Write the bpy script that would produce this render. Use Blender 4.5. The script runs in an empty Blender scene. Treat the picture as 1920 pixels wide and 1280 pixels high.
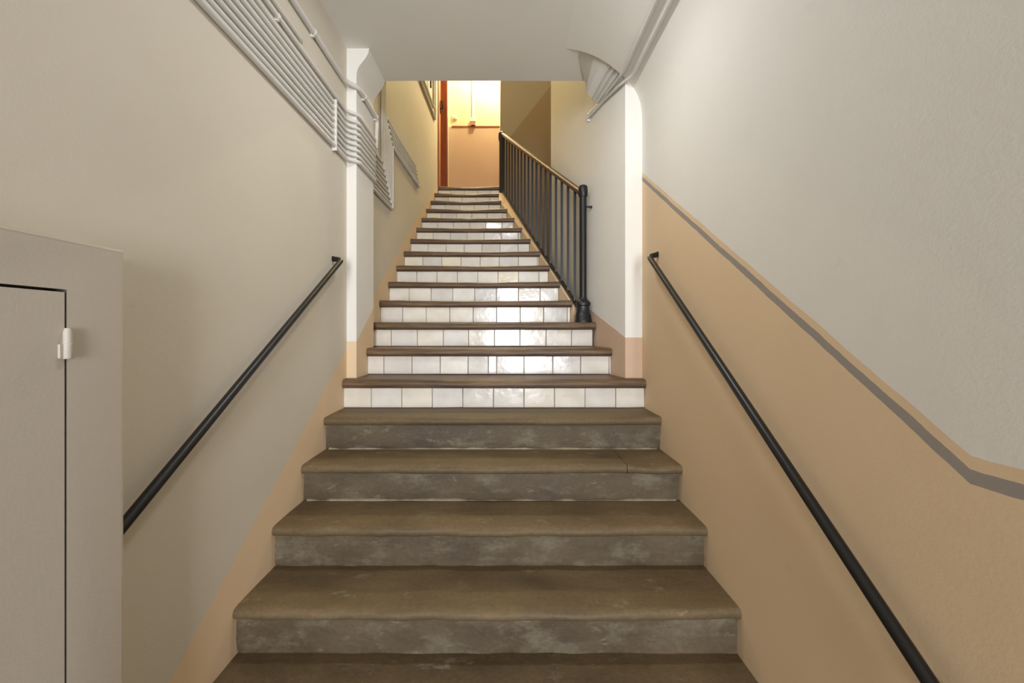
import bpy, bmesh, math, random
from mathutils import Vector, Matrix
random.seed(7)
R = math.radians
scene = bpy.context.scene
col = scene.collection
E = 1.46                                   # eye height above the hall floor

ZCEIL = E + 1.88
# ------------------------------------------------------------------ camera
cd = bpy.data.cameras.new('camera')
cam = bpy.data.objects.new('camera', cd); col.objects.link(cam)
cam.location = (0, 0, E); cam.rotation_euler = (R(90), 0, 0)
cd.sensor_width = 36.0; cd.lens = 760.0 / 1920.0 * 36.0
cd.shift_x = 13.0 / 1920.0; cd.shift_y = -20.0 / 1920.0
cd.clip_start = 0.02
scene.camera = cam

# ------------------------------------------------------------------ world, lights, exposure
w = bpy.data.worlds.new('world'); scene.world = w; w.use_nodes = True
bg = w.node_tree.nodes['Background']
bg.inputs[0].default_value = (0.80, 0.90, 1.0, 1); bg.inputs[1].default_value = 1.0

def area(name, loc, rot, sx, sy, power, colour):
    l = bpy.data.lights.new(name, 'AREA'); l.shape = 'RECTANGLE'; l.size = sx; l.size_y = sy
    l.energy = power; l.color = colour
    o = bpy.data.objects.new(name, l); col.objects.link(o); o.location = loc; o.rotation_euler = rot
    return o
# daylight coming in through the street doorway behind the photographer
area('doorway_daylight', (0.30, -5.18, 1.40), (R(90), 0, 0), 1.15, 2.5, 350, (0.90, 0.93, 1.0))
# warm lamp above the landing
def point(name, loc, power, colour, rad):
    l = bpy.data.lights.new(name, 'POINT'); l.energy = power; l.color = colour; l.shadow_soft_size = rad
    o = bpy.data.objects.new(name, l); col.objects.link(o); o.location = loc
    return o
point('landing_light', (-0.14, 6.62, E + 4.72), 225, (1.0, 0.88, 0.56), 0.07)
# hall ceiling lamp, just above the frame
hl = area('hall_light', (0.02, 1.90, ZCEIL - 0.03), (R(12), 0, 0), 0.3, 0.3, 25, (0.93, 0.93, 0.95)); hl.data.shape = 'DISK'

vs = scene.view_settings
scene.display_settings.display_device = 'sRGB'
vs.view_transform = 'Standard'; vs.look = 'None'; vs.gamma = 1.0; vs.use_curve_mapping = False
vs.exposure = 0.12

# ------------------------------------------------------------------ materials
def lin(c):
    return tuple((x / 12.92 if x <= 0.04045 else ((x + 0.055) / 1.055) ** 2.4) for x in (v / 255.0 for v in c)) + (1.0,)

class NT:
    def __init__(s, name):
        s.m = bpy.data.materials.new(name); s.m.use_nodes = True
        s.t = s.m.node_tree; s.b = s.t.nodes['Principled BSDF']
    def n(s, kind, **kw):
        nd = s.t.nodes.new(kind)
        for k, v in kw.items(): setattr(nd, k, v)
        return nd
    def l(s, a, b): s.t.links.new(a, b)
    def math(s, op, a, b=None, c=None):
        nd = s.n('ShaderNodeMath', operation=op)
        for i, v in enumerate((a, b, c)):
            if v is None: continue
            if isinstance(v, (int, float)): nd.inputs[i].default_value = v
            else: s.l(v, nd.inputs[i])
        return nd.outputs[0]
    def mix(s, f, a, b, blend='MIX'):
        nd = s.n('ShaderNodeMix', data_type='RGBA', blend_type=blend)
        if isinstance(f, (int, float)): nd.inputs[0].default_value = f
        else: s.l(f, nd.inputs[0])
        for i, v in ((6, a), (7, b)):
            if isinstance(v, tuple): nd.inputs[i].default_value = v
            else: s.l(v, nd.inputs[i])
        return nd.outputs[2]
    def pos(s, scale=(1, 1, 1)):
        g = s.n('ShaderNodeNewGeometry')
        mp = s.n('ShaderNodeMapping'); mp.inputs['Scale'].default_value = scale
        s.l(g.outputs['Position'], mp.inputs['Vector'])
        return mp.outputs[0]
    def noise(s, vec, scale, detail=4, rough=0.55):
        nd = s.n('ShaderNodeTexNoise'); nd.inputs['Scale'].default_value = scale
        nd.inputs['Detail'].default_value = detail; nd.inputs['Roughness'].default_value = rough
        s.l(vec, nd.inputs['Vector']); return nd.outputs[0]
    def ramp(s, fac, stops):
        nd = s.n('ShaderNodeValToRGB')
        el = nd.color_ramp.elements
        while len(el) < len(stops): el.new(0.5)
        for e, (p, c) in zip(el, stops): e.position = p; e.color = c
        s.l(fac, nd.inputs[0]); return nd.outputs[0]
    def bump(s, h, strength, dist):
        nd = s.n('ShaderNodeBump'); nd.inputs['Strength'].default_value = strength
        nd.inputs['Distance'].default_value = dist
        s.l(h, nd.inputs['Height']); s.l(nd.outputs[0], s.b.inputs['Normal'])
    def rough(s, v):
        if isinstance(v, (int, float)): s.b.inputs['Roughness'].default_value = v
        else: s.l(v, s.b.inputs['Roughness'])
    def col(s, c):
        if isinstance(c, tuple): s.b.inputs['Base Color'].default_value = c
        else: s.l(c, s.b.inputs['Base Color'])

CREAM = lin((232, 229, 220)); TAN = lin((228, 202, 166)); GREY = lin((158, 150, 141))
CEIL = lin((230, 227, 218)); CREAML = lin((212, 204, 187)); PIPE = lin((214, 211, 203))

def plaster(name, base, dado=None, tan=TAN, var=0.05):
    """painted plaster; dado(nt, X, Y, Z) returns (height above the dado's edge, with stripe?)"""
    t = NT(name); p = t.pos()
    sep = t.n('ShaderNodeSeparateXYZ'); t.l(p, sep.inputs[0])
    X, Y, Z = sep.outputs
    c = base
    if dado:
        d, stripe = dado(t, X, Y, Z)
        wob = t.math('MULTIPLY', t.math('SUBTRACT', t.noise(p, 9, 3), 0.5), 0.012)
        d = t.math('ADD', d, wob)
        c = t.mix(t.math('LESS_THAN', d, 0.0), base, tan)
        if stripe:
            s1 = t.math('LESS_THAN', d, -0.026); s2 = t.math('GREATER_THAN', d, -0.055)
            c = t.mix(t.math('MULTIPLY', s1, s2), c, GREY)
    blot = t.noise(p, 1.7, 5, 0.6)
    f = t.ramp(blot, [(0.3, (1 - var, 1 - var, 1 - var * 1.2, 1)), (0.7, (1, 1, 1, 1))])
    c = t.mix(1.0, c, f, 'MULTIPLY')
    # scuffs
    sc = t.noise(t.pos((3.0, 1.0, 1.6)), 6, 6, 0.7)
    scf = t.ramp(sc, [(0.66, (1, 1, 1, 1)), (0.78, (0.86, 0.84, 0.82, 1))])
    c = t.mix(0.6, c, scf, 'MULTIPLY')
    t.col(c); t.rough(0.75)
    t.b.inputs['Specular IOR Level'].default_value = 0.25
    h = t.math('ADD', t.math('MULTIPLY', t.noise(p, 5, 3), 0.45), t.math('MULTIPLY', t.noise(p, 120, 2), 0.12))
    t.bump(h, 0.3, 0.010)
    return t.m

def dado_right(t, X, Y, Z):                      # stepped dado: flat near the street, then climbing
    zb = t.math('MAXIMUM', t.math('ADD', t.math('MULTIPLY', Y, 0.682), E - 0.788), E - 0.245)
    return t.math('SUBTRACT', Z, zb), True
def dado_left(t, X, Y, Z):
    zb = t.math('ADD', t.math('MULTIPLY', Y, 0.69), E - 0.135 - 0.69 * 2.68)
    return t.math('SUBTRACT', Z, zb), False
def dado_pil(t, X, Y, Z):
    zb = t.math('ADD', t.math('MULTIPLY', Y, 0.69), E - 0.072 - 0.69 * 2.70)
    return t.math('SUBTRACT', Z, zb), False
def dado_well(t, X, Y, Z):
    z1 = t.math('ADD', t.math('MULTIPLY', t.math('MINIMUM', Y, 3.3), 0.37), E - 0.045 - 0.37 * 2.70)
    z2 = t.math('ADD', t.math('MULTIPLY', X, 1.26), E + 3.07 - 1.26 * 0.124)
    far = t.math('GREATER_THAN', Y, 6.25)
    zb = t.math('ADD', t.math('MULTIPLY', z1, t.math('SUBTRACT', 1.0, far)), t.math('MULTIPLY', z2, far))
    return t.math('SUBTRACT', Z, zb), False
def dado_end(t, X, Y, Z):
    return t.math('SUBTRACT', Z, E + 3.52), False

M = {}
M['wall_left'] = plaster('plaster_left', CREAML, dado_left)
M['wall_right'] = plaster('plaster_right', CREAM, dado_right)
M['pilaster'] = plaster('plaster_pilaster', CREAM, dado_pil)
M['well'] = plaster('plaster_well', CREAM, dado_well, tan=lin((205, 176, 150)))
M['end'] = plaster('plaster_end', lin((208, 188, 150)), dado_end, tan=lin((174, 148, 124)))
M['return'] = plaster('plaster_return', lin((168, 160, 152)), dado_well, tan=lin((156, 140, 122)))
M['ceiling'] = plaster('plaster_ceiling', CEIL)
M['plain'] = plaster('plaster_plain', CREAM)
M['tan'] = plaster('plaster_tan', TAN)
M['cabinet'] = plaster('paint_cabinet', lin((194, 185, 171)), var=0.03)

def simple(name, c, rough=0.5, metal=0.0, var=0.1, scale=20, bump=0.1, stretch=(1, 1, 1), c2=None):
    t = NT(name); p = t.pos(stretch)
    n = t.noise(p, scale, 5)
    c2 = c2 or tuple(v * (1 - var) for v in c[:3]) + (1,)
    t.col(t.ramp(n, [(0.3, c2), (0.7, c)])); t.rough(rough); t.b.inputs['Metallic'].default_value = metal
    if bump: t.bump(n, bump, 0.004)
    return t.m
M['pipe'] = simple('painted_pipe', PIPE, 0.55, var=0.08, scale=12)
M['clip'] = simple('white_clip', lin((226, 223, 214)), 0.5, var=0.05)
M['iron'] = simple('black_iron', lin((17, 17, 18)), 0.42, 0.0, var=0.35, scale=40, bump=0.15)
M['rail'] = simple('black_rail', lin((16, 15, 15)), 0.38, 0.0, var=0.3, scale=30)
M['handrail'] = simple('handrail_wood', lin((86, 60, 40)), 0.4, var=0.35, scale=14, stretch=(4, 1, 1))
M['door'] = simple('door_wood', lin((196, 130, 84)), 0.35, var=0.35, scale=8, stretch=(6, 6, 0.6))
M['jamb'] = simple('jamb_wood', lin((128, 62, 30)), 0.5, var=0.4, scale=8, stretch=(6, 6, 0.6))
M['switch'] = simple('switch_plastic', lin((226, 216, 196)), 0.4, var=0.03)
M['brownplastic'] = simple('brown_plastic', lin((140, 100, 84)), 0.5, var=0.05)
M['grout'] = simple('grout', lin((92, 82, 70)), 0.9, var=0.3)
M['hinge'] = simple('painted_hinge', lin((196, 188, 174)), 0.55, var=0.05)
M['mortar'] = simple('mortar', lin((178, 166, 140)), 0.9, var=0.35, scale=25)
M['bounce_damper'] = simple('bounce_damping_cladding', lin((96, 70, 48)), 0.55, var=0.35, scale=6, stretch=(5, 5, 0.5))  # dark cladding invented for the unseen rear hall, to cut bounced light
M['dark'] = simple('dark_gap', lin((30, 26, 24)), 0.9, var=0.2)
M['floor'] = simple('floor_stone', lin((128, 118, 100)), 0.7, var=0.25, scale=5)
M['landing'] = simple('landing_floor', lin((140, 104, 76)), 0.55, var=0.2, scale=9)

def stone(name, a, b, cpatch, thr):
    t = NT(name); p = t.pos((0.8, 1.6, 1.6))
    n = t.noise(p, 3.0, 8, 0.65)
    c = t.ramp(n, [(0.28, a), (0.72, b)])
    n2 = t.noise(t.pos((0.9, 1.2, 1.8)), 4.6, 8, 0.68)
    pt = t.ramp(n2, [(thr, (0, 0, 0, 1)), (thr + 0.16, (0.75, 0.75, 0.75, 1))])
    c = t.mix(pt, c, cpatch)
    n3 = t.noise(t.pos(), 60, 3, 0.6)
    c = t.mix(1.0, c, t.ramp(n3, [(0.3, (0.84, 0.84, 0.84, 1)), (0.7, (1.08, 1.08, 1.08, 1))]), 'MULTIPLY')
    n4 = t.noise(t.pos((1.0, 2.0, 2.5)), 7, 9, 0.75)
    c = t.mix(t.ramp(n4, [(0.60, (0, 0, 0, 1)), (0.72, (0.5, 0.5, 0.5, 1))]), c, lin((176, 168, 148)))
    t.col(c); t.rough(t.ramp(n, [(0.3, (0.55,) * 3 + (1,)), (0.7, (0.75,) * 3 + (1,))]))
    t.bump(t.math('ADD', n2, t.math('MULTIPLY', n3, 0.25)), 0.45, 0.010)
    return t.m
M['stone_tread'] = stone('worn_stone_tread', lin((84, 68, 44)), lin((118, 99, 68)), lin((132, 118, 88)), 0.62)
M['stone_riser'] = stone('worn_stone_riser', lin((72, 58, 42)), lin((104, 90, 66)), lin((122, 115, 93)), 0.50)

def wood():
    t = NT('tread_wood'); p = t.pos((1.2, 16, 22))
    n = t.noise(p, 3.0, 7, 0.6)
    c = t.ramp(n, [(0.25, lin((66, 48, 33))), (0.55, lin((102, 79, 54))), (0.8, lin((140, 114, 80)))])
    n2 = t.noise(t.pos(), 2.5, 4)
    c = t.mix(1.0, c, t.ramp(n2, [(0.3, (0.72, 0.70, 0.70, 1)), (0.7, (1.08, 1.05, 1.0, 1))]), 'MULTIPLY')
    t.col(c); t.rough(t.ramp(n, [(0.2, (0.38,) * 3 + (1,)), (0.8, (0.55,) * 3 + (1,))]))
    t.bump(n, 0.35, 0.006)
    return t.m
M['wood'] = wood()

def tile():
    t = NT('glazed_tile'); oi = t.n('ShaderNodeObjectInfo')
    c = t.ramp(oi.outputs['Random'], [(0.0, lin((214, 209, 200))), (0.35, lin((226, 221, 210))),
                                      (0.65, lin((231, 224, 208))), (0.9, lin((224, 221, 215))), (1.0, lin((236, 227, 200)))])
    p = t.pos()
    st = t.noise(p, 9, 5, 0.6)
    c = t.mix(1.0, c, t.ramp(st, [(0.25, (0.90, 0.88, 0.84, 1)), (0.6, (1, 1, 1, 1))]), 'MULTIPLY')
    ch = t.noise(p, 17, 5, 0.7)
    c = t.mix(t.ramp(ch, [(0.735, (0, 0, 0, 1)), (0.76, (1, 1, 1, 1))]), c, lin((120, 104, 88)))
    t.col(c); t.rough(t.ramp(st, [(0.3, (0.10,) * 3 + (1,)), (0.7, (0.22,) * 3 + (1,))]))
    t.b.inputs['Coat Weight'].default_value = 0.4; t.b.inputs['Coat Roughness'].default_value = 0.06
    t.bump(t.noise(p, 14, 2), 0.28, 0.006)
    return t.m
M['tile'] = tile()

# ------------------------------------------------------------------ mesh helpers
def link(name, me, mat, parent=None):
    o = bpy.data.objects.new(name, me); col.objects.link(o)
    if mat is not None and not me.materials: me.materials.append(mat)
    if parent is not None: o.parent = parent
    return o

def finish(bm, name, mat, parent=None, smooth=None, bevel=None):
    if bevel:
        ed = [e for e in bm.edges if len(e.link_faces) == 2 and e.calc_face_angle(0) > R(30)]
        bmesh.ops.bevel(bm, geom=ed, offset=bevel[0], segments=bevel[1], profile=0.5, affect='EDGES', clamp_overlap=True)
    bmesh.ops.recalc_face_normals(bm, faces=bm.faces[:])
    me = bpy.data.meshes.new(name); bm.to_mesh(me); bm.free()
    if smooth is not None:
        for p in me.polygons: p.use_smooth = True
        me.set_sharp_from_angle(angle=R(smooth))
    return link(name, me, mat, parent)

def add_box(bm, x0, x1, y0, y1, z0, z1):
    v = [bm.verts.new(p) for p in ((x0, y0, z0), (x1, y0, z0), (x1, y1, z0), (x0, y1, z0),
                                   (x0, y0, z1), (x1, y0, z1), (x1, y1, z1), (x0, y1, z1))]
    for f in ((0, 3, 2, 1), (4, 5, 6, 7), (0, 1, 5, 4), (1, 2, 6, 5), (2, 3, 7, 6), (3, 0, 4, 7)):
        bm.faces.new([v[i] for i in f])

def box(name, mat, *dims, parent=None, bevel=None):
    bm = bmesh.new(); add_box(bm, *dims)
    return finish(bm, name, mat, parent, smooth=40 if bevel else None, bevel=bevel)

def add_prism(bm, pts, axis, a, b):
    def P(p, h):
        return {'z': (p[0], p[1], h), 'y': (p[0], h, p[1]), 'x': (h, p[0], p[1])}[axis]
    lo = [bm.verts.new(P(p, a)) for p in pts]; hi = [bm.verts.new(P(p, b)) for p in pts]
    bm.faces.new(lo); bm.faces.new(hi[::-1])
    n = len(pts)
    for i in range(n): bm.faces.new((lo[i], lo[(i + 1) % n], hi[(i + 1) % n], hi[i]))

def prism(name, mat, pts, axis, a, b, parent=None, smooth=30, bevel=None):
    bm = bmesh.new(); add_prism(bm, pts, axis, a, b)
    return finish(bm, name, mat, parent, smooth, bevel)

def fillet(pts, r, n=5):
    pts = [Vector(p) for p in pts]; out = [pts[0]]
    for a, b, c in zip(pts, pts[1:], pts[2:]):
        u = (a - b); v = (c - b)
        k = min(r, u.length * 0.48, v.length * 0.48)
        p, q = b + u.normalized() * k, b + v.normalized() * k
        for i in range(n + 1):
            s = i / n
            out.append(p * (1 - s) ** 2 + b * 2 * s * (1 - s) + q * s * s)
    out.append(pts[-1]); return out

def add_tube(bm, pts, r, seg=10):
    pts = [Vector(p) for p in pts]; rings = []
    t0 = (pts[1] - pts[0]).normalized()
    nrm = t0.cross(Vector((0, 0, 1)))
    if nrm.length < 0.01: nrm = t0.cross(Vector((1, 0, 0)))
    nrm.normalize()
    for i, p in enumerate(pts):
        a = pts[max(i - 1, 0)]; b = pts[min(i + 1, len(pts) - 1)]
        t = (b - a).normalized()
        nrm = (nrm - t * nrm.dot(t)).normalized(); bn = t.cross(nrm)
        rings.append([bm.verts.new(p + (nrm * math.cos(k * 2 * math.pi / seg) + bn * math.sin(k * 2 * math.pi / seg)) * r) for k in range(seg)])
    for A, B in zip(rings, rings[1:]):
        for k in range(seg): bm.faces.new((A[k], A[(k + 1) % seg], B[(k + 1) % seg], B[k]))
    bm.faces.new(rings[0][::-1]); bm.faces.new(rings[-1])

def tube(name, mat, pts, r, parent=None, seg=10, fr=None):
    bm = bmesh.new(); add_tube(bm, fillet(pts, fr) if fr else pts, r, seg)
    return finish(bm, name, mat, parent, smooth=50)

def add_lathe(bm, prof, cx, cy, seg=24, square=0.0):
    rings = []
    for r, z in prof:
        ring = []
        for k in range(seg):
            a = 2 * math.pi * (k + 0.5) / seg
            c, s = math.cos(a), math.sin(a)
            f = 1.0 + square * (1.0 / max(abs(c), abs(s)) - 1.0)
            ring.append(bm.verts.new((cx + r * f * c, cy + r * f * s, z)))
        rings.append(ring)
    for A, B in zip(rings, rings[1:]):
        for k in range(seg): bm.faces.new((A[k], A[(k + 1) % seg], B[(k + 1) % seg], B[k]))
    bm.faces.new(rings[0][::-1]); bm.faces.new(rings[-1])

def thing(name, label, cat, loc, group=None):
    o = bpy.data.objects.new(name, None); col.objects.link(o); o.location = loc
    o.empty_display_size = 0.1
    bpy.context.view_layer.update()
    return tag(o, label, cat, group)
def tag(o, label, cat=None, group=None):
    o['label'] = label
    if cat: o['category'] = cat
    if group: o['group'] = group
    return o
def adopt(o, parent):                             # parent while keeping world-space vertices
    o.parent = parent; o.matrix_parent_inverse = Matrix.Translation(-parent.location)
    return o
def struct(o):
    o['kind'] = 'structure'; return o

# ------------------------------------------------------------------ dimensions
XL, XR = -1.055, 0.9135                            # lower flight side walls
GO, RI, Y1, Z1 = 0.265, 0.191, 1.561, E - 1.078    # going, rise, first visible nosing
ZC = E + 1.88                                      # hall ceiling
ZT = E + 5.30                                      # stairwell ceiling
YP0, YP1 = 2.70, 3.05                              # the opening's depth
def nose_y(k): return Y1 + GO * (k - 1)
def nose_z(k): return Z1 + RI * (k - 1)
def zn(y): return Z1 + (y - Y1) * RI / GO          # nosing line
def xlu(y):                                        # upper left wall
    return -1.062 if y < 3.9 else -1.062 + (y - 3.9) * 0.0262
def xrail(y): return 0.625 - 0.25 * (y - 3.25)
def xend(y):                                       # right end of the upper steps
    if y < 2.95: return 0.78
    x = 0.537 - 0.3164 * (y - 3.675)
    if y > 3.35: x = min(x, xrail(y) - 0.015)
    return max(x, -0.085)
ZLAND = nose_z(18)

# ------------------------------------------------------------------ structure
struct(box('floor', M['floor'], -1.25, 1.2, -5.4, 7.2, -0.12, 0.0))
struct(box('wall_left', M['bounce_damper'], -1.25, XL, -5.2, -0.7, 0.0, ZC + 0.02))  # unseen rear hall sides, given an added dark finish to dim the bounce
struct(box('wall_right', M['bounce_damper'], XR, 1.2, -5.2, -0.7, 0.0, ZC + 0.02))
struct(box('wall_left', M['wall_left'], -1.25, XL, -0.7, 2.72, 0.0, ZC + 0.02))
struct(box('wall_right', M['wall_right'], XR, 1.2, -0.7, YP0, 0.0, ZC + 0.02))
struct(box('ceiling', M['ceiling'], -1.25, 1.2, -5.2, YP1 - 0.0, ZC, ZC + 0.14))
cove = [(XR, 1.38), (0.912, 1.45), (0.904, 1.51), (0.888, 1.56), (0.865, 1.605), (0.835, 1.645), (0.80, 1.68),
        (0.746, 1.728), (0.69, 1.775), (0.62, 1.818), (0.55, 1.848), (0.48, 1.868), (0.40, 1.8795), (0.40, 1.885), (XR + 0.01, 1.885), (XR + 0.01, 1.38)]
struct(prism('trim_1', M['plain'], [(x, z + E) for x, z in cove], 'y', -0.7, YP0 - 0.001))
# street wall behind the photographer, with its doorway
bm = bmesh.new()
add_box(bm, -1.25, -0.28, -5.32, -5.10, 0.0, ZC)
add_box(bm, 0.88, 1.2, -5.32, -5.10, 0.0, ZC)
add_box(bm, -0.28, 0.88, -5.32, -5.10, 2.66, ZC)
struct(finish(bm, 'wall_street', M['bounce_damper']))
# left pilaster of the opening, its head spreading into the soffit
hl = [(-1.15, 0.0 - E), (-0.99, 0.0 - E), (-0.99, 1.70), (-0.985, 1.735), (-0.97, 1.765), (-0.95, 1.79), (-0.93, 1.815), (-0.912, 1.845), (-0.905, 1.885), (-1.15, 1.885)]
struct(prism('trim_3', M['pilaster'], [(x, z + E) for x, z in hl], 'y', YP0, YP1, bevel=(0.004, 2)))
# right haunch behind the end of the cove
hf = [(0.82, 1.62), (0.80, 1.705), (0.765, 1.748), (0.715, 1.788), (0.655, 1.822), (0.595, 1.850), (0.535, 1.870), (0.47, 1.886), (0.88, 1.886), (0.88, 1.62)]
hb = [(0.78, 1.60), (0.728, 1.722), (0.690, 1.738), (0.650, 1.762), (0.625, 1.790), (0.612, 1.825), (0.612, 1.860), (0.622, 1.886), (0.78, 1.886), (0.80, 1.60)]
bm = bmesh.new(); A = [bm.verts.new((x, YP0 + 0.002, z + E)) for x, z in hf]; B = [bm.verts.new((x, YP1 + 0.02, z + E)) for x, z in hb]
bm.faces.new(A); bm.faces.new(B[::-1])
for q in range(len(A)): bm.faces.new((A[q], A[(q + 1) % len(A)], B[(q + 1) % len(A)], B[q]))
struct(finish(bm, 'trim_4', M['ceiling'], None, smooth=40))
# wall over the opening
struct(box('wall_lintel', M['plain'], -1.30, 1.2, YP1 - 0.14, YP1, ZC + 0.13, ZT))
# upper left wall with the door recess
DY0, DY1, DZ = 6.05, 6.71, ZLAND + 2.12
bm = bmesh.new()
add_prism(bm, [(-1.3, YP1 - 0.05), (xlu(3), YP1 - 0.05), (xlu(3.9), 3.9), (xlu(DY0), DY0), (-1.3, DY0)], 'z', 0.0, ZT)
add_prism(bm, [(-1.3, DY0), (xlu(DY0), DY0), (xlu(DY1), DY1), (-1.3, DY1)], 'z', DZ, ZT)
add_prism(bm, [(-1.3, DY1), (xlu(DY1), DY1), (xlu(7.0), 7.02), (-1.3, 7.02)], 'z', ZLAND - 0.2, ZT)
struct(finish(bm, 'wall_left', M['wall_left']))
# right wall of the stairwell and the return wall in front of the landing
struct(prism('wall_right', M['well'], [(0.80, YP0), (0.49, 4.33), (0.60, 4.35), (0.905, 2.75), (1.2, 2.75), (1.2, YP0)], 'z', 0.0, ZT))
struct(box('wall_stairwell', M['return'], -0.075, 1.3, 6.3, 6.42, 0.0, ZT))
struct(box('wall_side', M['plain'], 1.2, 1.3, YP0, 6.3, 0.0, ZT))
struct(box('wall_end', M['end'], -1.3, 1.2, 7.0, 7.12, 0.0, ZT))
struct(box('wall_landing', M['plain'], 1.2, 1.3, 6.3, 7.12, ZLAND - 0.2, ZT))
struct(box('ceiling', M['ceiling'], -1.3, 1.3, YP1 - 0.14, 7.12, ZT, ZT + 0.1))
struct(box('trim_5', M['jamb'], xlu(7) + 0.06, -0.09, 6.992, 7.004, E + 3.515, E + 3.535))   # painted line moulding on the end wall

# ------------------------------------------------------------------ stairs
def hash01(i, j): 
    return (math.sin(i * 127.1 + j * 311.7) * 43758.5453) % 1.0
def vnoise(x, s):
    i = math.floor(x); f = x - i; f = f * f * (3 - 2 * f)
    return hash01(i, s) * (1 - f) + hash01(i + 1, s) * f - 0.5

def slab(name, mat, prof, x0, x1, parent, seed, wear, sag=0.0, nx=40, rough=0.004):
    """a tread: closed (y,z) profile run along x, its nosing worn"""
    bm = bmesh.new(); rings = []
    ymin = min(p[0] for p in prof); zmax = max(p[1] for p in prof)
    for i in range(nx + 1):
        t = i / nx; x = x0 + (x1 - x0) * t
        c = math.sin(math.pi * t)
        ring = []
        for j, (y, z) in enumerate(prof):
            fr = max(0.0, 1 - (y - ymin) / 0.10)
            up = 1.0 if z > zmax - 0.022 else 0.25
            dy = fr * (vnoise(x * 7, seed) * rough * 1.6 + vnoise(x * 23, seed + 5) * rough)
            dz = up * (fr * (vnoise(x * 9, seed + 9) * rough + vnoise(x * 31, seed + 2) * rough * .6) - fr * wear * c ** 1.5 - sag * c * up)
            ring.append(bm.verts.new((x, y + dy, z + dz)))
        rings.append(ring)
    n = len(prof)
    for A, B in zip(rings, rings[1:]):
        for k in range(n): bm.faces.new((A[k], A[(k + 1) % n], B[(k + 1) % n], B[k]))
    bm.faces.new(rings[0]); bm.faces.new(rings[-1][::-1])
    o = finish(bm, name, mat, None, smooth=45)
    return adopt(o, parent)

lower = thing('stone_staircase', 'lower flight of worn brown stone steps with rounded nosings', 'stairs', (0, nose_y(0), 0))
for k in range(0, 5):
    y, z = nose_y(k), nose_z(k)
    th = 0.046
    back = y + GO + 0.045
    prof = [(y + 0.004, z - th + 0.010), (y, z - th * .55), (y + 0.001, z - 0.014), (y + 0.006, z - 0.005), (y + 0.016, z - 0.001), (y + 0.04, z), (y + 0.10, z),
            (back, z), (back, z - th), (y + 0.030, z - th - 0.004), (y + 0.014, z - th + 0.001)]
    cuts = [XL - 0.004, XR + 0.004] if k != 3 else [XL - 0.004, 0.632, XR + 0.004]
    for a, b in zip(cuts, cuts[1:]):
        gap = 0.0015 if len(cuts) > 2 else 0
        slab('tread', M['stone_tread'], prof, a + (gap if a > 0 else 0), b - (gap if b < .8 else 0), lower, k * 3 + 1, 0.006, nx=48, rough=0.008)
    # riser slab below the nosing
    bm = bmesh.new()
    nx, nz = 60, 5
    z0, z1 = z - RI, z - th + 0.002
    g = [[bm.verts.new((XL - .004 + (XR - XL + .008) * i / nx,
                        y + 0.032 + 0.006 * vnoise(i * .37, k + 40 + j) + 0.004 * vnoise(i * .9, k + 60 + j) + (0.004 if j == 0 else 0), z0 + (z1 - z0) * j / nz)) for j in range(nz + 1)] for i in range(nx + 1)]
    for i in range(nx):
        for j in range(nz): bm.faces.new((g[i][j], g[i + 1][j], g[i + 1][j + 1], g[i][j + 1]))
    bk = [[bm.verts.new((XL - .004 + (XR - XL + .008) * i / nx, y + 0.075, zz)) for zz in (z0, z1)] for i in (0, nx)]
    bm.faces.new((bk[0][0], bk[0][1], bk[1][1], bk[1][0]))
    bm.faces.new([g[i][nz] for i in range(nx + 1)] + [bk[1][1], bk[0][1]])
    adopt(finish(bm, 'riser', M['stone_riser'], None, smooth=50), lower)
    if k in (3, 4):                             # pale mortar squeezed out along the riser's foot
        bm = bmesh.new(); rings = []
        for i in range(61):
            x = XL + 0.02 + (XR - XL - 0.04) * i / 60
            h = max(0.0012, 0.0045 + 0.010 * vnoise(i * .45, k + 80) + 0.004 * vnoise(i * 1.3, k + 90)); yy = y + 0.031
            rings.append([bm.verts.new(p) for p in ((x, yy - h, z0 - .004), (x, yy - h * .7, z0 + h * .6), (x, yy + .004, z0 + h), (x, yy + .012, z0 - .004))])
        for A, B in zip(rings, rings[1:]):
            for q in range(4): bm.faces.new((A[q], A[(q + 1) % 4], B[(q + 1) % 4], B[q]))
        bm.faces.new(rings[0]); bm.faces.new(rings[-1][::-1])
        adopt(finish(bm, 'mortar_joint', M['mortar'], None, smooth=50), lower)

upper = thing('tiled_staircase', 'upper flight with dark wooden nosings over white tiled risers', 'stairs', (0, nose_y(5), 0))
tile_cache = {}
def tile_mesh(wd, ht):
    key = (round(wd, 4), round(ht, 4))
    if key in tile_cache: return tile_cache[key]
    bm = bmesh.new()
    a, b, d, e = wd / 2, ht / 2, 0.010, 0.004
    back = [bm.verts.new(p) for p in ((-a, d, -b), (a, d, -b), (a, d, b), (-a, d, b))]
    mid = [bm.verts.new(p) for p in ((-a, 0.0025, -b), (a, 0.0025, -b), (a, 0.0025, b), (-a, 0.0025, b))]
    fr = [bm.verts.new(p) for p in ((-a + e, 0, -b + e), (a - e, 0, -b + e), (a - e, 0, b - e), (-a + e, 0, b - e))]
    for A, B in ((back, mid), (mid, fr)):
        for i in range(4): bm.faces.new((A[i], A[(i + 1) % 4], B[(i + 1) % 4], B[i]))
    bm.faces.new(fr); bm.faces.new(back[::-1])
    bmesh.ops.recalc_face_normals(bm, faces=bm.faces[:])
    me = bpy.data.meshes.new('tile'); bm.to_mesh(me); bm.free()
    me.materials.append(M['tile']); tile_cache[key] = me
    return me

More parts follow.
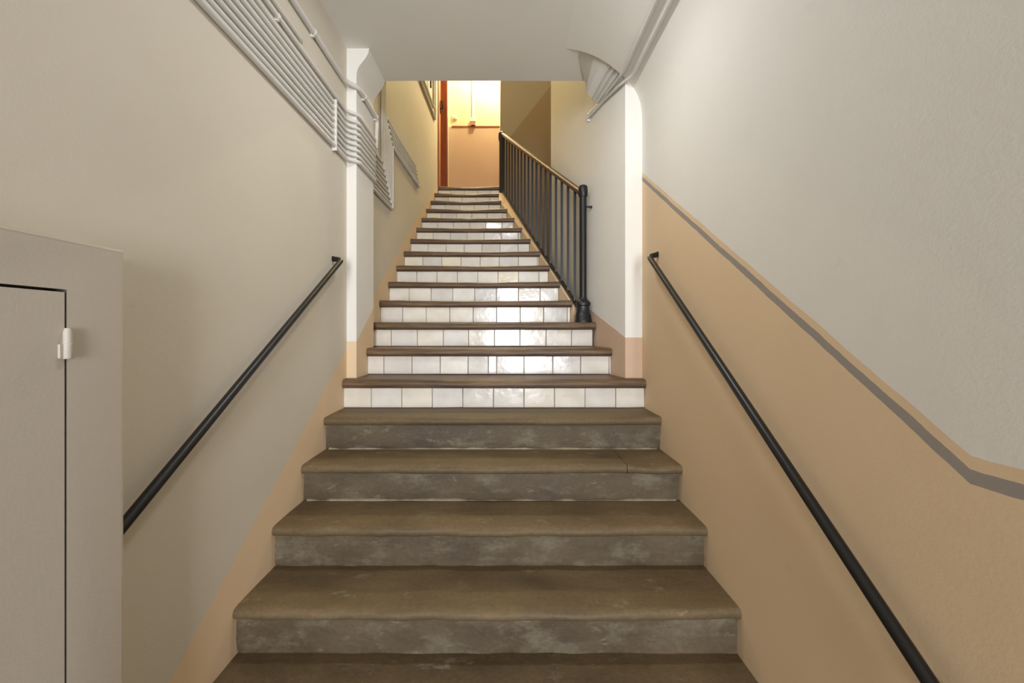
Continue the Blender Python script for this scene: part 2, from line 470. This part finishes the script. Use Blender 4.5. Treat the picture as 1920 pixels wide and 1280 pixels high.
for k in range(5, 19):
    y, z = nose_y(k), nose_z(k)
    th = 0.060
    last = k == 18
    x0 = XL - 0.004 if k == 5 else (-0.992 if k == 6 else xlu(y) + 0.0)
    x1 = XR + 0.004 if k == 5 else xend(y)
    back = y + (GO + 0.06 if not last else 0.12)
    prof = [(y + 0.020, z - th), (y + 0.009, z - th + .006), (y + 0.002, z - th * .72), (y, z - th * .5), (y + 0.002, z - th * .28), (y + 0.009, z - .006), (y + 0.022, z - 0.001), (y + 0.05, z),
            (y + 0.10, z), (back, z), (back, z - 0.02), (y + 0.050, z - th)]
    slab('tread', M['wood'], prof, x0, x1, upper, k * 3 + 100, 0.006 + 0.0009 * max(0, k - 8), sag=0.002, nx=36, rough=0.004)
    # riser: mortar backing and tiles
    ry = y + 0.030
    rx0 = XL - 0.002 if k == 5 else (-0.99 if k == 6 else xlu(ry))
    rx1 = XR + 0.002 if k == 5 else (xend(ry) - 0.006 if k > 6 else 0.775)
    rz0, rz1 = z - RI, z - th + 0.004
    rb = box('riser', M['grout'], rx0, rx1, ry + 0.006, ry + 0.03, rz0 - 0.0, rz1)
    adopt(rb, upper)
    first = -0.875 + (0.0 if k < 10 else 0.007 * (k - 9)) + random.uniform(-.004, .004)
    xs = [first + 0.2 * i for i in range(-2, 12)]
    if k == 6: xs = [-0.873, -0.670, -0.467, -0.266, -0.120, -0.061, 0.136, 0.343, 0.544, 0.749]
    if k == 7: xs = [-0.894, -0.689, -0.485, -0.286, -0.083, 0.117, 0.322, 0.522]
    if k == 11: xs.append(first + 0.2 * 8 + 0.08); 
    xs = sorted(x for x in xs if rx0 + 0.012 < x < rx1 - 0.012)
    xs = [rx0] + xs + [rx1]
    for a, b in zip(xs, xs[1:]):
        gp = random.uniform(0.0028, 0.0045)
        me = tile_mesh(b - a - gp, rz1 - rz0 - 0.005)
        t = link('tile', me, None)
        t.parent = rb
        t.matrix_parent_inverse = Matrix.Identity(4)
        t.location = ((a + b) / 2, ry + random.uniform(-0.0012, 0.0012), (rz0 + rz1) / 2 + 0.001)
        t.rotation_euler = (R(random.gauss(0, 0.9)), R(random.gauss(0, 0.25)), R(random.gauss(0, 0.9)))
# sloping plaster kerb under the railing
bm = bmesh.new()
rings = []
for i in range(25):
    yy = 3.40 + (5.98 - 3.40) * i / 24
    xa, xb = xend(yy) - 0.002, max(xrail(yy) + 0.035, xend(yy) + 0.03)
    zt = min(zn(yy) - 0.045, ZLAND + .01)
    rings.append([bm.verts.new(p) for p in ((xa, yy, zt - 0.55), (xb, yy, zt - 0.55), (xb, yy, zt), (xa, yy, zt))])
for A, B in zip(rings, rings[1:]):
    for q in range(4): bm.faces.new((A[q], A[(q + 1) % 4], B[(q + 1) % 4], B[q]))
bm.faces.new(rings[0]); bm.faces.new(rings[-1][::-1])
adopt(tag(finish(bm, 'kerb', M['tan']), 'sloping tan plaster kerb under the railing'), upper)
lf = nose_y(18)
ld = prism('landing', M['landing'], [(xlu(6.1), lf + 0.10), (-0.06, lf + 0.10), (-0.06, 6.3), (-0.075, 6.3), (-0.075, 6.42), (1.2, 6.42), (1.2, 7.0), (-1.2, 7.0), (-1.2, 6.1)], 'z', ZLAND - 0.15, ZLAND - 0.002)
adopt(ld, upper)

# ------------------------------------------------------------------ iron railing of the upper flight
rl = thing('stair_railing', 'black iron railing with wooden handrail beside the tiled steps', 'railing', (0.625, 3.25, nose_z(7)))
nx_, ny_, nz_ = 0.625, 3.25, nose_z(7)
ztop = E + 1.167
bm = bmesh.new()
add_lathe(bm, [(0.029, nz_ + 0.15), (0.029, ztop - 0.085)], nx_, ny_, 24)
post = adopt(finish(bm, 'newel_post', M['iron'], None, smooth=40), rl)
bm = bmesh.new()
add_lathe(bm, [(0.068, nz_ - 0.002), (0.068, nz_ + 0.022), (0.064, nz_ + 0.028), (0.064, nz_ + 0.052), (0.060, nz_ + 0.060), (0.052, nz_ + 0.085),
               (0.049, nz_ + 0.11), (0.050, nz_ + 0.13), (0.058, nz_ + 0.136), (0.060, nz_ + 0.150), (0.057, nz_ + 0.160), (0.045, nz_ + 0.172), (0.034, nz_ + 0.182), (0.030, nz_ + 0.20)], nx_, ny_, 32, 0.25)
b_ = finish(bm, 'post_base', M['iron'], None, smooth=35); b_.parent = post
bm = bmesh.new()
add_lathe(bm, [(0.029, ztop - 0.10), (0.036, ztop - 0.085), (0.038, ztop - 0.05), (0.036, ztop - 0.02), (0.030, ztop - 0.006), (0.016, ztop)], nx_, ny_, 24)
c_ = finish(bm, 'post_cap', M['iron'], None, smooth=40); c_.parent = post
bm = bmesh.new()
add_tube(bm, [(nx_ + .02, ny_, E + 0.995), (nx_ + 0.066, ny_, E + 0.992)], 0.008, 12)
add_tube(bm, [(nx_ + 0.060, ny_, E + 0.992), (0.6975, ny_, E + 0.992)], 0.011, 12)
p_ = finish(bm, 'wall_peg', M['iron'], None, smooth=40); p_.parent = post
# upper newel
ux, uy, uz = -0.052, 5.95, nose_z(17)
ut = E + 2.90
bm = bmesh.new()
add_lathe(bm, [(0.040, uz - 0.002), (0.040, uz + 0.05), (0.033, uz + 0.06), (0.033, ut - 0.13), (0.036, ut - 0.12), (0.045, ut - 0.09), (0.047, ut - 0.03), (0.040, ut)], ux, uy, 16, 0.8)
adopt(finish(bm, 'newel_post', M['iron'], None, smooth=35), rl)
def zh(y): return E + 1.105 + (y - 3.25) * 0.664
def zb(y): return zn(y) - 0.004
def bar(name, mat, y0, y1, zf, wd, ht, parent, zoff=0.0, n=12):
    bm = bmesh.new(); rings = []
    for i in range(n + 1):
        yy = y0 + (y1 - y0) * i / n; x = xrail(yy); z = zf(yy) + zoff
        s = 0.12
        pr = [(-wd / 2, -ht / 2), (wd / 2, -ht / 2), (wd / 2, ht * .2), (wd * .3, ht / 2), (-wd * .3, ht / 2), (-wd / 2, ht * .2)]
        rings.append([bm.verts.new((x + a, yy, z + b)) for a, b in pr])
    for A, B in zip(rings, rings[1:]):
        for q in range(6): bm.faces.new((A[q], A[(q + 1) % 6], B[(q + 1) % 6], B[q]))
    bm.faces.new(rings[0]); bm.faces.new(rings[-1][::-1])
    return adopt(finish(bm, name, mat, None, smooth=30), parent)
tag(bar('handrail', M['handrail'], 3.275, 6.00, zh, 0.042, 0.034, rl), 'brown wooden handrail')
bar('top_bar', M['iron'], 3.27, 5.94, zh, 0.026, 0.014, rl, zoff=-0.026)
bar('bottom_rail', M['iron'], 3.27, 5.94, zb, 0.026, 0.024, rl)
NB = 18
bal = None
for i in range(NB):
    yy = 3.405 + (5.80 - 3.405) * i / (NB - 1)
    h = zh(yy) - zb(yy) - 0.03
    bm = bmesh.new(); add_box(bm, -0.0105, 0.0105, -0.0085, 0.0085, 0, h)
    o = finish(bm, 'baluster', M['iron'], None)
    o.location = (xrail(yy), yy, zb(yy) + 0.005); adopt(o, rl)
# scroll of the handrail turning over the top post
bm = bmesh.new(); add_lathe(bm, [(0.020, E + 2.905), (0.034, E + 2.915), (0.036, E + 2.935), (0.022, E + 2.95)], ux + 0.01, uy + 0.06, 16)
adopt(finish(bm, 'rail_scroll', M['handrail'], None, smooth=40), rl)

# ------------------------------------------------------------------ wall handrails
def wall_rail(label, pts, xr, xw, brackets):
    t = thing('wall_handrail', label, 'handrail', pts[0])
    bm = bmesh.new(); add_tube(bm, fillet(pts, 0.045, 6), 0.0155, 16)
    adopt(finish(bm, 'rail', M['rail'], None, smooth=40), t)
    for (yy, zz) in brackets:
        bm = bmesh.new()
        s = 1 if xw > 0 else -1
        add_tube(bm, fillet([(xr, yy, zz - 0.012), (xr, yy, zz - 0.045), (xw - s * 0.004, yy, zz - 0.045)], 0.02, 4), 0.006, 10)
        add_tube(bm, [(xw - s * 0.008, yy, zz - 0.045), (xw + s * 0.002, yy, zz - 0.045)], 0.024, 18)
        adopt(finish(bm, 'bracket', M['rail'], None, smooth=40), t)
    e = pts[-1]
    bm = bmesh.new(); s = 1 if xw > 0 else -1
    add_tube(bm, [(xw - s * 0.006, e[1], e[2]), (xw + s * 0.002, e[1], e[2])], 0.0175, 18)
    adopt(finish(bm, 'wall_flange', M['rail'], None, smooth=40), t)
xl_r, xr_r = -0.998, 0.857
lz = lambda y: E + 0.432 + (y - 2.475) * 0.664
wall_rail('long black round handrail on the left wall, dropping behind the cabinet', [(xl_r, 1.026, lz(1.026)), (xl_r, 2.475, lz(2.475)), (XL, 2.482, lz(2.482) + .004)], xl_r, XL, [(1.25, lz(1.25))][:0])
rz = lambda y: E + 0.437 + (y - 2.406) * 0.7215
wall_rail('long black round handrail on the tan right wall under the grey stripe', [(xr_r, 0.45, rz(0.45)), (xr_r, 2.412, rz(2.412)), (XR, 2.425, rz(2.425) + .006)], xr_r, XR, [(0.815, rz(0.815))])

# ------------------------------------------------------------------ meter cabinet on the left
XC = -0.958
cab = thing('wall_cabinet', 'shallow cream painted built-in cabinet at the left edge below the conduits', 'cabinet', (XC, 0.6, 0.0))
cy0, cy1, cz1 = 0.18, 1.024, E + 0.203
dy0, dy1, dz0, dz1 = 0.26, 0.886, 0.10, E + 0.090
bm = bmesh.new()                                    # surround cut around the door opening
o_ = [(cy0, 0.0), (cy1, 0.0), (cy1, cz1), (cy0, cz1)]
i_ = [(dy0, dz0), (dy1, dz0), (dy1, dz1), (dy0, dz1)]
F = [bm.verts.new((XC, a, b)) for a, b in o_]; I = [bm.verts.new((XC, a, b)) for a, b in i_]
Bk = [bm.verts.new((XL, a, b)) for a, b in o_]; Ib = [bm.verts.new((XC - 0.03, a, b)) for a, b in i_]
for q in range(4):
    n = (q + 1) % 4
    bm.faces.new((F[q], F[n], I[n], I[q])); bm.faces.new((F[q], Bk[q], Bk[n], F[n])); bm.faces.new((I[q], I[n], Ib[n], Ib[q]))
bm.faces.new(Bk)
bm.faces.new(Ib[::-1])
bm.edges.ensure_lookup_table()
ed = [e for e in bm.edges if all(v in F for v in e.verts) or {F.index(v) if v in F else -1 for v in e.verts} == {0}]
bmesh.ops.bevel(bm, geom=ed, offset=0.012, segments=4, profile=0.5, affect='EDGES')
sur = adopt(finish(bm, 'surround', M['cabinet'], None, smooth=40), cab)
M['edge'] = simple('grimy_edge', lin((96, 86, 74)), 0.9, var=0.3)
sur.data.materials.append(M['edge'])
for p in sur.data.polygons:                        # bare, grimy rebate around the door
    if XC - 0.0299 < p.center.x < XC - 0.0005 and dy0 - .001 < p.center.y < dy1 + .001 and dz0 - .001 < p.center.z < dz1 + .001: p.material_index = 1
door = box('door', M['cabinet'], XC - 0.022, XC - 0.001, dy0 + 0.004, dy1 - 0.0035, dz0 + 0.004, dz1 - 0.006, bevel=(0.0015, 2))
adopt(door, cab)
back = box('gap_lining', M['dark'], XC - 0.0295, XC - 0.024, dy0 + 0.001, dy1 - 0.001, dz0 + 0.001, dz1 - 0.001); adopt(back, cab)
for hz in (E - 0.028, 0.35):
    bm = bmesh.new()
    add_lathe(bm, [(0.007, hz - 0.033), (0.0085, hz - 0.031), (0.0085, hz + 0.0), (0.0075, hz + 0.001), (0.0075, hz + 0.026), (0.005, hz + 0.034)], XC + 0.004, dy1 - 0.002, 14)
    add_box(bm, XC - 0.001, XC + 0.004, dy1 - 0.017, dy1 - 0.002, hz - 0.031, hz - 0.001)
    h = finish(bm, 'hinge', M['hinge'], None, smooth=40); h.parent = door

# ------------------------------------------------------------------ conduits on the left wall
ordn = ['lowest', 'second lowest', 'third lowest', 'fourth lowest', 'fifth lowest', 'sixth lowest', 'seventh lowest', 'eighth lowest']
CR = 0.0115
XW, XPL = XL + CR, -0.99 + CR
GL = 'conduits along the left wall'
for i in range(8):
    z = E + 1.128 + 0.0372 * i
    rr = CR * (1.2 if i == 0 else 1.0)
    xw, xp = XL + rr, -0.99 + rr
    yv = 3.77 - 0.037 * i
    pts = [(xw, -0.68, z), (xw, 2.655 , z), (xp, 2.70, z - 0.004), (xp, 3.05, z), (xlu(3.2) + rr, 3.16, z), (xlu(yv) + rr, yv, z)]
    if i < 6:
        zt = E + 1.715 + 0.035 * i
        ye = 4.83 - 0.03 * i
        pts += [(xlu(yv) + rr, yv, zt), (xlu(3.9) + rr, 3.95, zt), (xlu(ye) + rr, ye, zt)]
        end = 'stepping up behind the pilaster'
    else:
        pts += [(xlu(yv) + rr, yv, E + 3.0)]
        end = 'rising straight up behind the pilaster'
    o = tube('conduit', M['pipe'], pts, rr, seg=10, fr=0.03)
    tag(o, 'cream painted conduit, %s of the left wall bundle, %s' % (ordn[i], end), 'pipe', GL)
o = tube('conduit', M['pipe'], [(XW, -0.68, E + 1.442), (XW, 2.655, E + 1.442), (XPL, 2.70, E + 1.436), (XPL, 3.05, E + 1.436), (xlu(3) + CR, 3.16, E + 1.436), (xlu(3) + CR, 3.46, E + 1.436), (xlu(3) + CR, 3.46, E + 3.0)], CR, fr=0.03)
tag(o, 'cream conduit just above the left wall bundle, topmost to reach the pilaster', 'pipe', GL)
o = tube('conduit', M['pipe'], [(XW - .002, -0.68, E + 1.492), (XW - .002, 2.08, E + 1.492), (XL - .012, 2.11, E + 1.492)], 0.010, fr=0.02)
tag(o, 'short-ending cream conduit above the left bundle, vanishing into the wall', 'pipe', GL)
# big pipe near the ceiling
bp = thing('cable_pipe', 'thick cream cable pipe near the ceiling above the left conduit bundle', 'pipe', (XL, 2.2, E + 1.61))
BR = 0.0155
zp = E + 1.62
adopt(tube('pipe', M['pipe'], [(XL + BR, -0.68, zp), (XL + BR, 2.63, zp), (-0.99 + BR, 2.70, zp - 0.004), (-0.99 + BR, 3.09, zp - 0.01), (-0.99 + BR - .02, 3.12, E + 1.40)], BR, seg=12, fr=0.04), bp)
def ring_clip(parent, x, y, z, r, axis_y=True):
    bm = bmesh.new()
    add_tube(bm, [(x, y - 0.006, z), (x, y + 0.006, z)], r + 0.003, 14)
    add_box(bm, x - r - 0.001, x + 0.004, y - 0.006, y + 0.006, z - r - 0.010, z - r)
    return adopt(finish(bm, 'clip', M['clip'], None, smooth=40), parent)
ring_clip(bp, XL + BR, 2.20, zp, BR); ring_clip(bp, -0.99 + BR, 2.80, zp - .005, BR); ring_clip(bp, -0.99 + BR, 3.06, zp - .008, BR)
ring_clip(bp, XL + BR, 1.0, zp, BR)
# clip rails across the bundle
def clip_strip(y, z0, z1, label):
    t = thing('clip_strip', label, 'clip', (XL, y, z0))
    bm = bmesh.new(); add_box(bm, XL + 0.0, XL + 2 * CR + 0.005, y - 0.005, y + 0.005, z0, z1)
    adopt(finish(bm, 'strip', M['clip'], None, bevel=(0.002, 2)), t)
    for q in range(8):
        zz = E + 1.128 + 0.0372 * q
        bm = bmesh.new(); add_tube(bm, [(XL + CR, y - 0.010, zz), (XL + CR, y + 0.010, zz)], CR + 0.004, 12)
        adopt(finish(bm, 'saddle', M['clip'], None, smooth=40), t)
clip_strip(2.475, E + 1.10, E + 1.41, 'white clip strip holding the conduit bundle just before the left pilaster')
t = thing('pipe_clip', 'small white clip on the topmost conduit near the picture top', 'clip', (XL, 1.86, E + 1.44))
ring_clip(t, XW, 1.86, E + 1.442, CR)
# conduits higher up by the landing door
for i, (zz, yv, lb) in enumerate(((E + 3.02, 5.80, 'lower of two conduits high on the yellow wall before the landing door'), (E + 3.13, 5.70, 'upper of two conduits high on the yellow wall before the landing door'))):
    xx = lambda y: xlu(y) + 0.016
    o = tube('conduit', M['pipe'], [(xx(4.4), 4.4, zz), (xx(yv), yv, zz), (xx(yv), yv, E + 4.9)], 0.0145, fr=0.02)
    tag(o, 'cream ' + lb, 'pipe', 'conduits by the landing door')
bm = bmesh.new(); add_tube(bm, fillet([(xlu(5.4) + 0.004, 5.42, E + 3.42), (xlu(5.4) + 0.03, 5.42, E + 3.40), (xlu(5.4) + 0.03, 5.42, E + 3.25)], .02), 0.012, 10)
tag(finish(bm, 'wall_hook', M['iron'], None, smooth=40), 'small black hook high on the yellow wall beside the conduits', 'hook')

# ------------------------------------------------------------------ cables on the right
for i, (cx, cz, lb) in enumerate(((0.822, 1.637, 'lower'), (0.772, 1.685, 'upper'))):
    o = tube('cable', M['pipe'], [(cx, -0.68, E + cz), (cx, 2.60, E + cz), (0.772 - .012 * i, 2.74, E + cz + 0.02 - 0.01 * i), (0.80 - .19 * .30 - .012, 3.00, E + 1.70 + 0.022 * i), (0.80 - .19 * .60 - .012, 3.30, E + 1.725 + 0.022 * i)], 0.0105, fr=0.03)
    tag(o, 'white painted cable in the right ceiling cove, %s of the pair' % lb, 'cable', 'cables in the right cove')
t = box('cable_clip', M['clip'], 0.668, 0.694, 3.285, 3.305, E + 1.70, E + 1.765, bevel=(0.003, 2))
tag(t, 'small white clip where the right cables end on the stairwell wall', 'clip')
HP = [((0.795, 1.700), (0.725, 1.716)), ((0.768, 1.738), (0.700, 1.728)), ((0.738, 1.762), (0.676, 1.742)), ((0.706, 1.786), (0.655, 1.755))]
for i, (a, b) in enumerate(HP):
    o = tube('thin_cable', M['pipe'], [(a[0] - .002, YP0 + 0.01, E + a[1] - .004), (b[0] - .002, YP1 + 0.015, E + b[1] - .004)], 0.005, seg=8)
    tag(o, 'thin painted-over cable under the right haunch, %s of four from the wall' % ['first', 'second', 'third', 'last'][i], 'cable', 'thin cables under the right haunch')

# ------------------------------------------------------------------ landing door, switch, trunking
dr = bpy.data.objects.new('door_1', None); col.objects.link(dr); dr.location = (xlu(6.45), 6.45, ZLAND); struct(dr)
bpy.context.view_layer.update()
adopt(box('door_leaf', M['door'], -1.10, -1.058, DY0 + 0.04, DY1 - 0.05, ZLAND, DZ - 0.05), dr)
adopt(box('jamb', M['jamb'], -1.15, xlu(DY0) + 0.012, DY0, DY0 + 0.045, ZLAND, DZ, bevel=(0.004, 2)), dr)
adopt(box('jamb', M['jamb'], -1.15, xlu(DY1) + 0.034, DY1 - 0.05, DY1 + 0.06, ZLAND, DZ, bevel=(0.004, 2)), dr)
adopt(box('lintel', M['jamb'], -1.15, xlu(DY1) + 0.012, DY0, DY1 + 0.05, DZ - 0.05, DZ + 0.05, bevel=(0.004, 2)), dr)
adopt(box('plinth_block', M['jamb'], -1.12, xlu(DY1) + 0.045, DY1 - 0.06, DY1 + 0.075, ZLAND, ZLAND + 0.14, bevel=(0.006, 2)), dr)
bm = bmesh.new()
add_tube(bm, fillet([(-1.06, 6.60, E + 3.62), (-1.015, 6.60, E + 3.62), (-1.015, 6.50, E + 3.70)], .02), 0.011, 10)
add_box(bm, -1.06, -1.052, 6.575, 6.625, E + 3.54, E + 3.74)
adopt(finish(bm, 'handle', M['iron'], None, smooth=40), dr)

sw = thing('light_switch', 'small square light switch on the warm landing wall by the door', 'switch', (-0.866, 7.0, E + 3.68))
adopt(box('plate', M['switch'], -0.905, -0.827, 6.982, 7.0, E + 3.645, E + 3.722, bevel=(0.005, 2)), sw)
adopt(box('rocker', M['switch'], -0.885, -0.847, 6.974, 6.984, E + 3.662, E + 3.704, bevel=(0.004, 2)), sw)
tr = thing('cable_trunking', 'vertical white trunking down the warm landing wall, ending in a box', 'trunking', (-0.55, 7.0, E + 3.53))
adopt(box('duct', M['switch'], -0.566, -0.528, 6.978, 7.0, E + 3.64, ZT - 0.02, bevel=(0.003, 2)), tr)
adopt(box('junction_box', M['switch'], -0.592, -0.508, 6.955, 7.0, E + 3.60, E + 3.665, bevel=(0.004, 2)), tr)
adopt(tag(box('socket', M['brownplastic'], -0.585, -0.515, 6.958, 7.0, E + 3.535, E + 3.60, bevel=(0.004, 2)), 'brown socket box under the white one'), tr)
hl_ = thing('ceiling_lamp', 'round flush lamp base on the hall ceiling above the frame', 'lamp', (0.02, 1.92, ZC))
bm = bmesh.new(); add_lathe(bm, [(0.16, ZC - 0.026), (0.175, ZC - 0.020), (0.175, ZC)], 0.02, 1.92, 28)
adopt(finish(bm, 'lamp_base', M['switch'], None, smooth=40), hl_)
lp = thing('ceiling_lamp', 'round ceiling lamp over the landing', 'lamp', (-0.14, 6.62, ZT))
bm = bmesh.new(); add_lathe(bm, [(0.09, ZT - 0.03), (0.10, ZT - 0.002)], -0.14, 6.62, 24)
adopt(finish(bm, 'lamp_base', M['switch'], None, smooth=40), lp)
bm = bmesh.new(); add_tube(bm, [(-0.14, 6.62, ZT - 0.02), (-0.14, 6.62, ZT - 0.36)], 0.006, 8)
adopt(finish(bm, 'cord', M['switch'], None, smooth=40), lp)
bm = bmesh.new(); add_lathe(bm, [(0.018, ZT - 0.44), (0.03, ZT - 0.42), (0.02, ZT - 0.36)], -0.14, 6.62, 16)
adopt(finish(bm, 'lamp_holder', M['switch'], None, smooth=40), lp)
